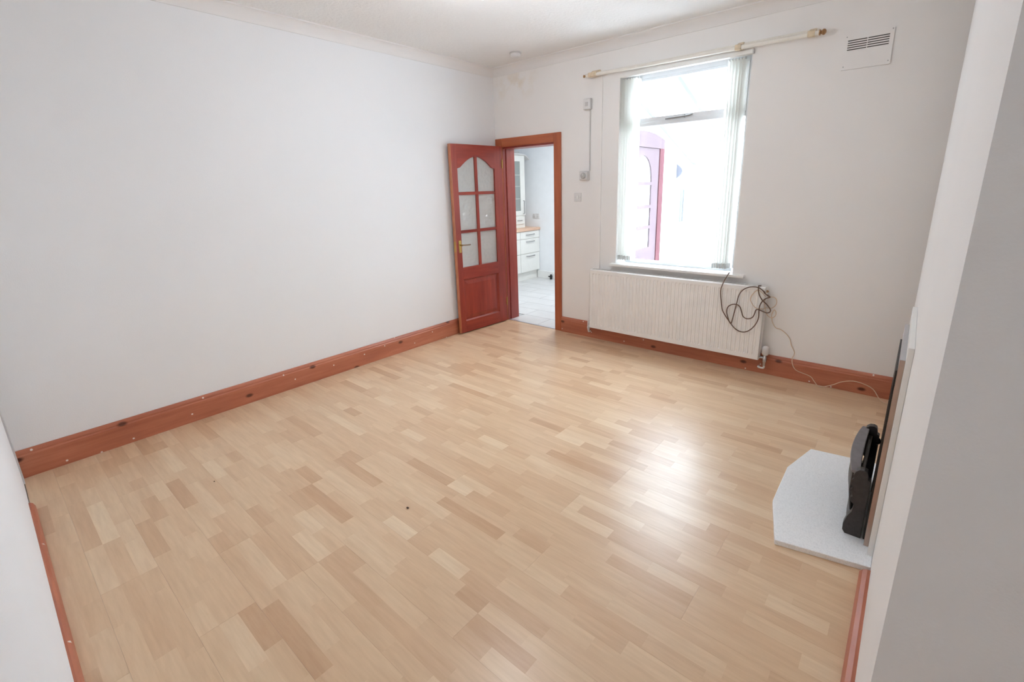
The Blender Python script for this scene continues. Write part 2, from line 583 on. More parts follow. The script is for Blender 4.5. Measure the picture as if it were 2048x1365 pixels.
# ------------------------------------------------------------------ floor: laminate boards, three printed strips each
floor = struct('floor', bx(-0.0, XR, YF, WT * 0.0, -0.04, -0.009), 'ground', 'pale wood laminate floor laid in three strip boards')
ROW, LEN = 0.1905, 1.286
row0 = -2.2625
def clip_ranges(yc):
    if YB0 < yc < YB1:
        return 0.012, XB - 0.004
    return 0.012, XR - 0.004
def tone():
    t = random.gauss(0.60, 0.15)
    if random.random() < 0.10:
        t = random.uniform(0.12, 0.32)
    return min(1, max(0, t))
r_lo = int(math.floor((YF - row0) / ROW)) - 1
for r in range(r_lo, 14):
    y0, y1 = row0 + r * ROW, row0 + (r + 1) * ROW
    y0c, y1c = max(y0, YF + 0.004), min(y1, -0.004)
    if y1c - y0c < 0.01:
        continue
    xa, xb = clip_ranges((y0 + y1) / 2)
    joint = 3.288 if r % 2 == 0 else 3.288 - LEN * 0.5 + random.choice((-0.09, 0.0, 0.12))
    if r not in (0, -2):
        joint += random.uniform(-0.2, 0.2)
    x = joint - LEN * 4
    # printed blocks run on through all boards of a row
    while x < xb:
        x0, x1 = max(x, xa), min(x + LEN, xb)
        x += LEN
        if x1 - x0 < 0.02:
            continue
        g = 0.0002
        bm = B()
        lay = bm.faces.layers.float.new('tone')
        zt, zb = 0.0, -0.008
        ys = [max(y0 + g, y0c), y0 + ROW / 3, y0 + 2 * ROW / 3, min(y1 - g, y1c)]
        ys = [min(max(q, y0c), y1c) for q in ys]
        for s in range(3):
            if ys[s + 1] - ys[s] < 0.002:
                continue
            cuts = [x0 + g]
            p = x0 - random.uniform(0, 0.3)
            while True:
                p += random.choice((0.2, 0.26, 0.34, 0.42, 0.42, 0.5))
                if p > x1 - 0.05:
                    break
                if p > x0 + 0.05:
                    cuts.append(p)
            cuts.append(x1 - g)
            for c0, c1 in zip(cuts[:-1], cuts[1:]):
                f = bm.faces.new([bm.verts.new(q) for q in ((c0, ys[s], zt), (c1, ys[s], zt), (c1, ys[s + 1], zt), (c0, ys[s + 1], zt))])
                f[lay] = tone()
        # board sides and underside
        a, b_ = x0 + g, x1 - g
        c, d = ys[0], ys[3]
        t = tone()
        lo = [bm.verts.new(q) for q in ((a, c, zb), (b_, c, zb), (b_, d, zb), (a, d, zb))]
        hi = [bm.verts.new(q) for q in ((a, c, zt), (b_, c, zt), (b_, d, zt), (a, d, zt))]
        for i in range(4):
            f = bm.faces.new((lo[i], lo[(i + 1) % 4], hi[(i + 1) % 4], hi[i]))
            f[lay] = 0.0
        f = bm.faces.new(lo[::-1])
        f[lay] = t
        bmesh.ops.remove_doubles(bm, verts=bm.verts, dist=1e-5)
        obj('floor_board', bm, 'laminate', floor)

# ------------------------------------------------------------------ skirting boards
SKH = 0.166
def skirt_profile(t=0.021, h=SKH):
    return [(0, 0), (t, 0), (t, h - 0.035), (t - 0.004, h - 0.028), (t - 0.004, h - 0.018), (t - 0.010, h - 0.006), (t - 0.014, h), (0, h)]
def skirting(name, kind, at, a, b, sign, label, m, h=SKH, t=0.021):
    pts = [(at + sign * p, z) for p, z in skirt_profile(t, h)]
    struct(name, prism(B(), pts, a, b, 0 if kind == 'x' else 1), m, label)
skirting('baseboard_left', 'y', 0.0, YF, 0.0, 1, 'reddish stained pine skirting board along the long plain wall', 'skirt_y')
skirting('baseboard_back', 'x', 0.0, 0.897, XR, -1, 'reddish stained pine skirting board behind the radiator', 'skirt_x')
def bead(name, kind, at, a, b, sign, label, m, t, h):
    pts = [(at, 0), (at + sign * t, 0), (at + sign * t, h * 0.35), (at + sign * t * 0.72, h * 0.8), (at + sign * t * 0.3, h), (at, h)]
    struct(name, prism(B(), pts, a, b, 0 if kind == 'x' else 1), m, label)
bead('baseboard_front', 'x', YF, 0.45, XR, 1, 'low reddish wooden edging at the foot of the wall close by the camera', 'skirt_x', 0.021, 0.040)
struct('trim_6', bx(0.0, 0.10, YF, YF + 0.006, 0.0, CZ - 0.08), 'corner_shade', 'narrow grey strip standing in for shade in the wall corner by the camera')  # thin grey strip in place of shade on the wall corner
bead('baseboard_right', 'y', XB, YB0, -2.0, -1, 'low reddish wooden edging along the chimney breast in front of the hearth', 'skirt_y', 0.034, 0.034)

# ------------------------------------------------------------------ doorway: architrave and linings
df = thing('door_frame', 'orange brown wooden architrave and lining around the open kitchen doorway', 'door frame', (DX1, 0, 0))
obj('architrave_side', bx(DX1 - 0.004, 0.897, -0.018, 0.0, 0, 2.06), 'frame_z', df, bevel=0.004)
obj('architrave_side', bx(0.012, DX0 + 0.004, -0.018, 0.0, 0, 2.06), 'frame_z', df, bevel=0.004)
obj('architrave_head', bx(DX0 + 0.0045, DX1 - 0.0045, -0.018, 0.0, DZ1 - 0.004, 2.06), 'frame_x', df, bevel=0.004)
bm = prism(B(), [(DX0, 0.001), (DX0 + 0.006, 0.001), (DX0 + 0.006, 0.045), (DX0 + 0.016, 0.045), (DX0 + 0.016, WT), (DX0, WT)], 0.0, DZ1 - 0.02, 2)
obj('lining_side', bm, 'lining', df, label='reddish lining of the doorway beside the hinges')
bm = prism(B(), [(DX1, 0.001), (DX1 - 0.006, 0.001), (DX1 - 0.006, 0.045), (DX1 - 0.016, 0.045), (DX1 - 0.016, WT), (DX1, WT)], 0.0, DZ1 - 0.02, 2)
obj('lining_side', bm, 'lining', df)
obj('lining_head', bx(DX0, DX1, 0.001, WT, DZ1 - 0.02, DZ1), 'lining', df)
struct('trim_5', bx(DX0 + 0.017, DX1 - 0.017, 0.0, 0.035, -0.009, 0.004), 'threshold', 'thin pale metal strip across the kitchen doorway', bevel=0.001)

# door leaf, local frame: u = along the leaf from the hinge (local x), local y = thickness, front at y = 0
P0, P1 = Vector((0.127, -0.046)), Vector((0.078, -0.756))
ang = math.atan2((P1 - P0).y, (P1 - P0).x)
# local +y must point to the plain wall (away from the room): rotate so that x runs along the leaf
door = thing('door_1', 'mahogany wooden door with arched glazed top, standing open against the plain wall', 'door', (P0.x, P0.y, 0), ang, kind='structure')
TH = -0.040     # leaf thickness, local y negative is toward the plain wall
LW, LZ0, LZ1 = 0.700, 0.010, 1.978
GX0, GXm0, GXm1, GX1 = 0.115, 0.355, 0.390, 0.625
ZR = [0.728, 1.105, 1.495]      # bottom of glazing, centres of glazing bars
ZS, ZA = 1.742, 1.862           # arch springing and crown
def ybox(x0, x1, z0, z1, y0=TH, y1=0.0):
    return bx(x0, x1, y0, y1, z0, z1)
obj('stile', ybox(0.0, GX0, LZ0, LZ1), 'maho_z', door, bevel=0.002, local=True)
obj('stile', ybox(GX1, LW - 0.004, LZ0, LZ1), 'maho_z', door, bevel=0.002, local=True)
obj('edge_strip', ybox(LW - 0.004, LW, LZ0, LZ1), 'edge', door, local=True, label='pale wooden edge of the door')
def arch_z(x):
    c = (GX0 + GX1) / 2
    h = (GX1 - GX0) / 2
    t = min(1.0, abs(x - c) / h)
    if t > 0.84:
        return ZS + (1 - t) / 0.16 * 0.012
    s = 1 - t / 0.84
    return ZS + 0.012 + (ZA - ZS - 0.012) * math.sin(s * math.pi / 2) ** 0.92
xs = [GX0 + (GX1 - GX0) * i / 28 for i in range(29)]
pts = [(x, arch_z(x)) for x in xs] + [(GX1, LZ1), (GX0, LZ1)]
obj('top_rail', prism(B(), pts, TH, 0.0, 1), 'maho_x', door, local=True)
obj('lock_rail', ybox(GX0, GX1, 0.60, ZR[0]), 'maho_x', door, bevel=0.002, local=True)
obj('bottom_rail', ybox(GX0, GX1, LZ0, 0.135), 'maho_x', door, bevel=0.002, local=True)
# raised and fielded lower panel
bm = B()
def ring(x0, x1, z0, z1, y):
    return [bm.verts.new(p) for p in ((x0, y, z0), (x1, y, z0), (x1, y, z1), (x0, y, z1))]
R = [ring(GX0, GX1, 0.135, 0.60, -0.004), ring(GX0 + 0.012, GX1 - 0.012, 0.147, 0.588, -0.016), ring(GX0 + 0.02, GX1 - 0.02, 0.155, 0.58, -0.016),
     ring(GX0 + 0.06, GX1 - 0.06, 0.195, 0.54, -0.005)]
for a, b_ in zip(R[:-1], R[1:]):
    for i in range(4):
        bm.faces.new((a[i], a[(i + 1) % 4], b_[(i + 1) % 4], b_[i]))
bm.faces.new(R[-1])
bk = ring(GX0, GX1, 0.135, 0.60, -0.034)
for i in range(4):
    bm.faces.new((R[0][i], bk[i], bk[(i + 1) % 4], R[0][(i + 1) % 4]))
bm.faces.new(bk)
bmesh.ops.recalc_face_normals(bm, faces=bm.faces)
obj('lower_panel', bm, 'maho_z', door, local=True)
obj('glazing_bar', prism(B(), [(GXm0, ZR[0]), (GXm1, ZR[0]), (GXm1, arch_z(GXm1)), (GXm0, arch_z(GXm0))], TH + 0.006, -0.006, 1), 'maho_z', door, local=True)
for zc in ZR[1:]:
    for a, b_ in ((GX0, GXm0), (GXm1, GX1)):
        obj('glazing_bar', ybox(a, b_, zc - 0.015, zc + 0.015, TH + 0.006, -0.006), 'maho_x', door, local=True)
rows = [(ZR[0], ZR[1] - 0.015), (ZR[1] + 0.015, ZR[2] - 0.015)]
for a, b_ in ((GX0, GXm0), (GXm1, GX1)):
    for z0, z1 in rows:
        obj('pane', ybox(a, b_, z0, z1, -0.022, -0.018), 'obscure', door, local=True)
    xs2 = [a + (b_ - a) * i / 14 for i in range(15)]
    pts = [(a, ZR[2] + 0.015), (b_, ZR[2] + 0.015)] + [(x, arch_z(x)) for x in reversed(xs2)]
    obj('pane', prism(B(), pts, -0.022, -0.018, 1), 'obscure', door, local=True)
hd = obj('handle_plate', ybox(0.636, 0.668, 0.89, 1.02, 0.0, 0.006), 'brass', door, bevel=0.003, local=True)
bm = B()
cyl(bm, (0.650, 0.006, 0.972), (0.650, 0.045, 0.972), 0.009)
h2 = obj('handle_stem', bm, 'brass', hd, local=True, smooth=True)
bm = tube(B(), smooth_path([(0.658, 0.043, 0.973), (0.640, 0.047, 0.973), (0.60, 0.047, 0.970), (0.545, 0.045, 0.969)]), 0.007)
obj('lever', bm, 'lever', hd, local=True, smooth=True)
hd2 = obj('handle_plate', ybox(0.636, 0.668, 0.89, 1.02, TH - 0.006, TH), 'brass', door, bevel=0.003, local=True)
obj('latch_plate', bx(LW, LW + 0.002, -0.032, -0.008, 0.90, 1.01), 'brass', door, local=True)
for z in (0.2, 1.75):
    bm = cyl(B(), (0.0, 0.004, z), (0.0, 0.004, z + 0.09), 0.006, seg=10)
    obj('hinge', bm, 'brass', door, local=True, smooth=True)

# ------------------------------------------------------------------ window, sill, blind, curtain rail
win = thing('window_1', 'white framed window with a top light over one large pane, looking into a bright conservatory', 'window', ((WX0 + WX1) / 2, 0.12, WZ0), kind='structure')
FY0, FY1 = 0.105, 0.165
obj('frame_side', bx(WX0, WX0 + 0.042, FY0, FY1, 0.83, WZ1), 'upvc', win, bevel=0.004)
obj('frame_side', bx(WX1 - 0.042, WX1, FY0, FY1, 0.83, WZ1), 'upvc', win, bevel=0.004)
obj('frame_head', bx(WX0 + 0.042, WX1 - 0.042, FY0, FY1, 2.425, WZ1), 'upvc', win, bevel=0.004)
obj('frame_bottom', bx(WX0 + 0.042, WX1 - 0.042, FY0, FY1, 0.805, 0.835), 'upvc', win, bevel=0.004)
obj('transom', bx(WX0 + 0.042, WX1 - 0.042, FY0 - 0.008, FY1, 2.035, 2.072), 'upvc', win, bevel=0.004)
sash = obj('sash', wall_grid(B(), 1, [WX0 + 0.042, WX1 - 0.042], [2.0725, 2.4245], [(WX0 + 0.075, WX1 - 0.075, 2.106, 2.408)], FY0 - 0.004, FY1 - 0.015), 'upvc', win)
obj('pane', bx(WX0 + 0.075, WX1 - 0.075, 0.133, 0.137, 2.106, 2.408), 'glass', sash)
obj('pane', bx(WX0 + 0.042, WX1 - 0.042, 0.133, 0.137, 0.835, 2.035), 'glass', win)
bm = B()
st = obj('stay', tube(B(), smooth_path([(1.93, 0.088, 2.079), (2.02, 0.086, 2.082), (2.13, 0.086, 2.086), (2.165, 0.088, 2.094)]), 0.006), 'nickel', sash, smooth=True)
obj('stay_pin', cyl(B(), (2.10, 0.087, 2.072), (2.10, 0.087, 2.10), 0.005, seg=8), 'nickel', sash, smooth=True)
obj('window_sill', bx(1.488, 2.722, -0.058, 0.105, 0.780, 0.805), 'gloss_white', win, bevel=0.006)

bl = thing('vertical_blind', 'white vertical blind drawn open, its slats bunched at both window edges', 'blind', (2.08, 0.03, 2.44))
obj('headrail', bx(WX0 + 0.004, WX1 + 0.004, -0.020, 0.028, 2.446, 2.476), 'gloss_white', bl, bevel=0.003)
obj('rail_end', bx(WX1 + 0.004, WX1 + 0.012, -0.022, 0.030, 2.444, 2.478), 'plastic_grey', bl)
def vane(x, rz, z0):
    bm = B()
    n = 4
    pts = []
    for i in range(n + 1):
        u = -0.0445 + 0.089 * i / n
        pts.append((u, 0.003 * math.cos(u / 0.0445 * math.pi / 2)))
    top = pts + [(u, w - 0.0009) for u, w in reversed(pts)]
    ca, sa = math.cos(rz), math.sin(rz)
    poly = [(x + u * ca - w * sa, 0.048 + u * sa + w * ca) for u, w in top]
    prism(bm, poly, z0, 2.435, 2)
    o = obj('vane', bm, 'blind', bl)
    bm = B()
    poly = [(x + u * ca - w * sa, 0.048 + u * sa + w * ca) for u, w in ((-0.042, -0.004), (0.042, -0.004), (0.042, 0.0045), (-0.042, 0.0045))]
    prism(bm, poly, z0 - 0.003, z0 + 0.038, 2)
    obj('vane_weight', bm, 'weight', o)
    bm = box(B(), x - 0.006, x + 0.006, 0.042, 0.054, 2.430, 2.446)
    obj('vane_clip', bm, 'plastic_grey', o)
for i in range(6):
    vane(1.562 + i * 0.0245, math.radians(80 + random.uniform(-6, 6)), 0.842 + random.uniform(-0.004, 0.003))
for i in range(6):
    vane(2.447 + i * 0.0225, math.radians(80 + random.uniform(-7, 7)), 0.838 + random.uniform(-0.004, 0.003))

cr = thing('curtain_rail', 'cream curtain rail with rusty brown ends, fixed above the window', 'curtain rail', (2.13, -0.07, 2.5))
obj('rail', cyl(B(), (1.225, -0.07, 2.503), (3.045, -0.07, 2.483), 0.0145, seg=18), 'rail', cr, smooth=True)
obj('back_rail', bx(1.235, 3.03, -0.022, -0.010, 2.505, 2.525), 'rail', cr, bevel=0.002)
for x, z, s in ((1.225, 2.503, -1), (3.045, 2.483, 1)):
    bm = lathe(B(), (x, -0.07, z), (s, 0, 0), [(0, 0.017), (0.006, 0.019), (0.010, 0.010), (0.016, 0.012), (0.024, 0.019), (0.034, 0.017), (0.040, 0.008)] if s > 0 else
               [(0, 0.016), (0.004, 0.010), (0.014, 0.007), (0.020, 0.012), (0.028, 0.012), (0.033, 0.005)])
    obj('finial', bm, 'rust', cr, smooth=True)
for x, z in ((1.285, 2.503), (2.535, 2.489), (3.00, 2.484)):
    pts = [(0.0, z - 0.004), (0.0, z + 0.045), (-0.012, z + 0.045), (-0.055, z + 0.022), (-0.088, z + 0.018), (-0.088, z - 0.018), (-0.055, z - 0.018), (-0.030, z - 0.008), (-0.012, z - 0.004)]
    obj('bracket', prism(B(), pts, x - 0.022 if x > 2 else x - 0.035, x + 0.022 if x > 2 else x + 0.05, 0), 'rust2', cr, bevel=0.004)

# ------------------------------------------------------------------ radiator
RX0, RX1, RZ0, RZ1, RY = 1.303, 2.905, 0.135, 0.738, -0.100
rad = thing('radiator', 'long white ribbed panel radiator on the wall below the window', 'radiator', ((RX0 + RX1) / 2, -0.06, RZ0))
bm = B()
N = 46
pitch = (RX1 - RX0 - 0.05) / N
cols = [(RX0, 0.0), (RX0 + 0.022, 0.0)]
for i in range(N):
    x = RX0 + 0.025 + i * pitch
    cols += [(x + pitch * 0.16, 0.0), (x + pitch * 0.34, 0.0065), (x + pitch * 0.66, 0.0065), (x + pitch * 0.84, 0.0)]
cols += [(RX1 - 0.022, 0.0), (RX1, 0.0)]
zs = [(RZ0, 0), (RZ0 + 0.032, 0), (RZ0 + 0.045, 1), (RZ1 - 0.05, 1), (RZ1 - 0.037, 0), (RZ1 - 0.010, 0), (RZ1, -1)]
grid = []
for z, kf in zs:
    row = []
    for x, d in cols:
        y = RY + (d if kf == 1 else 0.0) + (0.010 if kf == -1 else 0)
        row.append(bm.verts.new((x, y, z)))
    grid.append(row)
for a, b_ in zip(grid[:-1], grid[1:]):
    for i in range(len(cols) - 1):
        bm.faces.new((a[i], a[i + 1], b_[i + 1], b_[i]))
obj('front_panel', bm, 'rad', rad)
obj('rear_panel', bx(RX0 + 0.004, RX1 - 0.004, -0.040, -0.028, RZ0 + 0.004, RZ1 - 0.004), 'rad', rad)
obj('side_cover', bx(RX0, RX0 + 0.003, RY, -0.028, RZ0, RZ1 - 0.002), 'rad', rad)
obj('side_cover', bx(RX1 - 0.003, RX1, RY, -0.028, RZ0, RZ1 - 0.002), 'rad', rad)
bm = wall_grid(B(), 2, [RX0, RX1], [RY + 0.009, -0.028], [(RX0 + 0.02 + i * 0.0315, RX0 + 0.02 + i * 0.0315 + 0.024, -0.085, -0.040) for i in range(50)], RZ1 - 0.002, RZ1)
obj('top_grille', bm, 'rad', rad)
for x in (1.62, 2.58):
    bm = prism(B(), [(-0.0005, 0.18), (-0.0005, 0.70), (-0.028, 0.70), (-0.028, 0.24), (-0.060, 0.20), (-0.060, 0.18)], x - 0.02, x + 0.02, 0)
    obj('wall_bracket', bm, 'rad', rad)
# plain valve on the doorway side
vl = obj('lockshield_valve', lathe(B(), (RX0 - 0.030, -0.062, 0.088), (0, 0, 1), [(0, 0.011), (0.018, 0.011), (0.02, 0.015), (0.045, 0.015), (0.047, 0.012), (0.10, 0.012), (0.105, 0.008)]), 'plastic', rad, smooth=True)
obj('valve_tail', cyl(B(), (RX0 - 0.022, -0.062, 0.160), (RX0 + 0.012, -0.062, 0.160), 0.010, seg=12), 'chrome', vl, smooth=True)
obj('feed_pipe', tube(B(), smooth_path([(RX0 - 0.030, -0.062, 0.10), (RX0 - 0.030, -0.060, 0.078), (RX0 - 0.030, -0.048, 0.070), (RX0 - 0.030, -0.0225, 0.070)]), 0.0075, 10), 'plastic', vl, smooth=True)
# thermostatic valve with white head on the far side
TX = RX1 + 0.040
tv = obj('thermostatic_valve', lathe(B(), (TX, -0.062, 0.085), (0, 0, 1), [(0, 0.012), (0.03, 0.012), (0.032, 0.016), (0.07, 0.016), (0.075, 0.013), (0.098, 0.013)]), 'chrome', rad, smooth=True)
obj('valve_head', lathe(B(), (TX, -0.062, 0.178), (0, 0, 1), [(0, 0.020), (0.006, 0.0245), (0.055, 0.0255), (0.066, 0.022), (0.074, 0.013)], 24), 'plastic', tv, smooth=True)
obj('valve_tail', cyl(B(), (RX1 - 0.01, -0.062, 0.150), (TX, -0.062, 0.150), 0.010, seg=12), 'chrome', tv, smooth=True)
obj('feed_pipe', tube(B(), smooth_path([(TX, -0.062, 0.09), (TX, -0.060, 0.070), (TX - 0.008, -0.058, 0.060), (TX - 0.035, -0.055, 0.060), (TX - 0.045, -0.045, 0.060), (TX - 0.045, -0.0225, 0.060)]), 0.0075, 10), 'plastic', tv, smooth=True)
obj('bleed_valve', lathe(B(), (RX1 - 0.002, -0.064, 0.700), (1, 0, 0), [(0, 0.012), (0.008, 0.012), (0.010, 0.006), (0.018, 0.006)], 12), 'rust', rad, smooth=True)

# ------------------------------------------------------------------ things on the wall beside the window
bxs = thing('junction_box', 'white surface mounted electrical box high on the wall beside the window', 'electrical box', (1.21, 0, 2.22))
obj('box_body', bx(1.168, 1.250, -0.032, 0.0, 2.226, 2.322), 'plastic_grey', bxs, bevel=0.005)
obj('cover_plate', bx(1.171, 1.247, -0.037, -0.032, 2.230, 2.318), 'plastic', bxs, bevel=0.004)
obj('fuse_carrier', bx(1.193, 1.225, -0.041, -0.037, 2.255, 2.290), 'plastic_grey', bxs, bevel=0.003)
tag(obj('cable_trunking', bx(1.226, 1.238, -0.011, 0.0, 1.677, 2.2255), 'plastic_grey', bevel=0.002), 'thin white cable trunking joining the high electrical box to the thermostat', 'trunking')
th = thing('thermostat', 'grey white room thermostat with a round dial above the light switch', 'thermostat', (1.18, 0, 1.58))
obj('box_body', bx(1.132, 1.230, -0.036, 0.0, 1.590, 1.676), 'plastic_grey', th, bevel=0.006)
obj('face_plate', bx(1.140, 1.222, -0.040, -0.036, 1.598, 1.668), 'plastic', th, bevel=0.003)
obj('dial', lathe(B(), (1.181, -0.040, 1.633), (0, -1, 0), [(0, 0.030), (0.004, 0.030), (0.006, 0.026), (0.016, 0.024), (0.018, 0.020)], 28), 'dial', th, smooth=True)
obj('dial_marker', bx(1.179, 1.183, -0.060, -0.058, 1.634, 1.655), 'plastic', th)
sw = thing('light_switch', 'flat white light switch plate below the thermostat', 'switch', (1.095, 0, 1.39))
obj('switch_plate', bx(1.053, 1.138, -0.009, 0.0, 1.388, 1.473), 'plastic', sw, bevel=0.003)
obj('rocker', bx(1.085, 1.106, -0.014, -0.009, 1.414, 1.447), 'gloss_white', sw, bevel=0.002)
for x in (1.066, 1.125):
    obj('screw', lathe(B(), (x, -0.009, 1.43), (0, -1, 0), [(0, 0.004), (0.002, 0.004)], 10), 'plastic_grey', sw)
tag(obj('pipe_casing', bx(1.318, 1.362, -0.016, 0.0, 0.166, 2.488), 'wall_b', bevel=0.002), 'narrow white boxed strip running down the wall between thermostat and window', 'pipe casing')

vt = thing('air_vent', 'square white air vent plate with five dark slots high beside the window', 'vent', (3.32, 0, 2.24))
VX0, VX1, VZ0, VZ1 = 3.190, 3.450, 2.238, 2.447
sl = []
for i in range(5):
    zc = 2.4115 - i * 0.0135
    for a, b_ in ((3.208, 3.312), (3.316, 3.428)):
        sl.append((a, b_, zc - 0.0035, zc + 0.0035))
obj('vent_plate', wall_grid(B(), 1, [VX0, VX1], [VZ0, VZ1], sl, -0.010, -0.003), 'wall_b', vt)
obj('vent_backing', bx(VX0 + 0.004, VX1 - 0.004, -0.0028, 0.0, VZ0 + 0.004, VZ1 - 0.004), 'slot', vt)
for x, z in ((3.200, 2.258), (3.440, 2.440), (3.4385, 2.258), (3.200, 2.436)):
    obj('screw', lathe(B(), (x, -0.010, z), (0, -1, 0), [(0, 0.0035), (0.0025, 0.003)], 10), 'dial', vt)

# ------------------------------------------------------------------ on the ceiling
sd = thing('smoke_detector', 'round white smoke alarm on the ceiling near the corner above the door', 'smoke alarm', (0.607, -0.33, CZ))
obj('base_plate', lathe(B(), (0.607, -0.33, CZ), (0, 0, -1), [(0, 0.056), (0.010, 0.056), (0.012, 0.052)], 32), 'plastic_grey', sd, smooth=True)
obj('alarm_body', lathe(B(), (0.607, -0.33, CZ - 0.012), (0, 0, -1), [(0, 0.048), (0.016, 0.046), (0.026, 0.036), (0.030, 0.012)], 32), 'plastic', sd, smooth=True)
pl = thing('pendant_lampholder', 'white pendant lamp hanging from the middle of the ceiling, its lit bulb added as room fill', 'lamp', (1.78, -1.968, CZ))
obj('ceiling_rose', lathe(B(), (1.78, -1.968, CZ), (0, 0, -1), [(0, 0.045), (0.012, 0.043), (0.022, 0.028), (0.030, 0.008)], 24), 'plastic', pl, smooth=True)
obj('flex', cyl(B(), (1.78, -1.968, CZ - 0.03), (1.78, -1.968, 2.660), 0.0032, seg=8), 'plastic', pl, smooth=True)
obj('lamp_holder', lathe(B(), (1.78, -1.968, 2.665), (0, 0, -1), [(0, 0.006), (0.012, 0.014), (0.03, 0.016), (0.034, 0.021), (0.046, 0.021), (0.05, 0.016), (0.066, 0.015)], 20), 'plastic', pl, smooth=True)
obj('bulb', lathe(B(), (1.78, -1.968, 2.600), (0, 0, -1), [(0, 0.013), (0.016, 0.014), (0.036, 0.026), (0.054, 0.030), (0.072, 0.026), (0.084, 0.016), (0.089, 0.004)], 20), 'bulb', pl, smooth=True)
ld = bpy.data.lights.new('room_fill_light', 'POINT')  # point light added below the bulb to fill the room
ld.energy = ROOM_FILL
ld.shadow_soft_size = 0.10
ld.color = (0.90, 0.97, 1.06)
lb = bpy.data.objects.new('room_fill_light', ld)
COL.objects.link(lb)
lb.location = (1.78, -1.968, 2.40)
lb.parent = pl
lb.matrix_parent_inverse = WM(pl).inverted()

# ------------------------------------------------------------------ loose cables
brown = [(2.600, -0.02, 0.812), (2.606, -0.064, 0.810), (2.604, -0.108, 0.785), (2.589, -0.118, 0.744), (2.573, -0.118, 0.675), (2.586, -0.118, 0.581), (2.601, -0.118, 0.514), (2.628, -0.118, 0.47), (2.668, -0.122, 0.422), (2.706, -0.122, 0.38), (2.752, -0.122, 0.357), (2.795, -0.122, 0.361), (2.835, -0.122, 0.392), (2.866, -0.122, 0.442), (2.879, -0.118, 0.496), (2.876, -0.118, 0.555), (2.879, -0.118, 0.595), (2.896, -0.118, 0.633), (2.92, -0.118, 0.656), (2.944, -0.118, 0.667), (2.933, -0.122, 0.679), (2.911, -0.122, 0.691), (2.892, -0.122, 0.713), (2.861, -0.122, 0.733), (2.826, -0.122, 0.737), (2.785, -0.122, 0.729), (2.744, -0.118, 0.702), (2.718, -0.118, 0.659), (2.708, -0.118, 0.598), (2.7, -0.118, 0.543), (2.688, -0.118, 0.466), (2.678, -0.118, 0.412), (2.663, -0.122, 0.428), (2.645, -0.122, 0.473), (2.636, -0.122, 0.513), (2.644, -0.122, 0.549), (2.671, -0.122, 0.572), (2.708, -0.122, 0.578), (2.733, -0.118, 0.561), (2.749, -0.118, 0.523), (2.764, -0.118, 0.485), (2.796, -0.118, 0.471), (2.831, -0.118, 0.485), (2.846, -0.118, 0.517), (2.855, -0.122, 0.553), (2.875, -0.122, 0.559), (2.908, -0.122, 0.548), (2.938, -0.122, 0.542), (2.957, -0.122, 0.555), (2.954, -0.122, 0.577), (2.924, -0.118, 0.611), (2.896, -0.118, 0.633), (2.869, -0.118, 0.672), (2.856, -0.118, 0.715), (2.855, -0.116, 0.748), (2.857, -0.098, 0.7445), (2.860, -0.07, 0.7425)]
bc = thing('aerial_cable', 'brown cable looped over the radiator end, hanging from the window sill', 'cable', (2.75, -0.118, 0.357))
obj('cord', tube(B(), smooth_path(brown, 4), 0.0042, 8), 'cable_brown', bc, smooth=True)
obj('connector', cyl(B(), (2.895, -0.122, 0.711), (2.908, -0.122, 0.694), 0.0062, seg=10), 'cable_brown', bc, smooth=True)
obj('connector', cyl(B(), (2.922, -0.121, 0.684), (2.940, -0.119, 0.672), 0.0062, seg=10), 'cable_brown', bc, smooth=True)
cream = [(2.912, -0.112, 0.663), (2.856, -0.115, 0.712), (2.818, -0.116, 0.678), (2.803, -0.112, 0.636), (2.816, -0.113, 0.599), (2.847, -0.114, 0.567), (2.893, -0.112, 0.564), (2.927, -0.113, 0.578), (2.962, -0.114, 0.581), (2.988, -0.112, 0.609), (2.991, -0.113, 0.645), (2.975, -0.114, 0.666), (2.943, -0.112, 0.667), (2.914, -0.113, 0.651), (2.909, -0.114, 0.606), (2.923, -0.112, 0.548), (2.945, -0.113, 0.512), (2.975, -0.113, 0.505), (2.994, -0.112, 0.526), (2.995, -0.110, 0.553), (2.98, -0.108, 0.57), (2.968, -0.105, 0.529), (2.968, -0.082, 0.489), (2.971, -0.064, 0.458), (2.995, -0.046, 0.412), (3.027, -0.028, 0.399), (3.064, -0.01, 0.368), (3.097, -0.008, 0.327), (3.113, -0.008, 0.277), (3.138, -0.008, 0.231), (3.139, -0.012, 0.201), (3.133, -0.028, 0.179), (3.138, -0.03, 0.139), (3.156, -0.03, 0.102), (3.184, -0.03, 0.082), (3.269, -0.032, 0.062), (3.303, -0.04, 0.03), (3.343, -0.058, 0.004), (3.414, -0.036, 0.026), (3.473, -0.034, 0.067), (3.542, -0.034, 0.092), (3.615, -0.034, 0.084), (3.668, -0.034, 0.059), (3.703, -0.050, 0.015), (3.728, -0.085, 0.004), (3.754, -0.135, 0.004), (3.80, -0.20, 0.004)]
tag(obj('telephone_cable', tube(B(), smooth_path([(x, max(y, -0.106) if y > -0.1005 or z < 0.4 else -0.1055, z) for x, y, z in cream], 4), 0.0030, 8), 'cable_cream', smooth=True), 'thin cream cable coiled at the radiator corner and trailing along the skirting', 'cable')

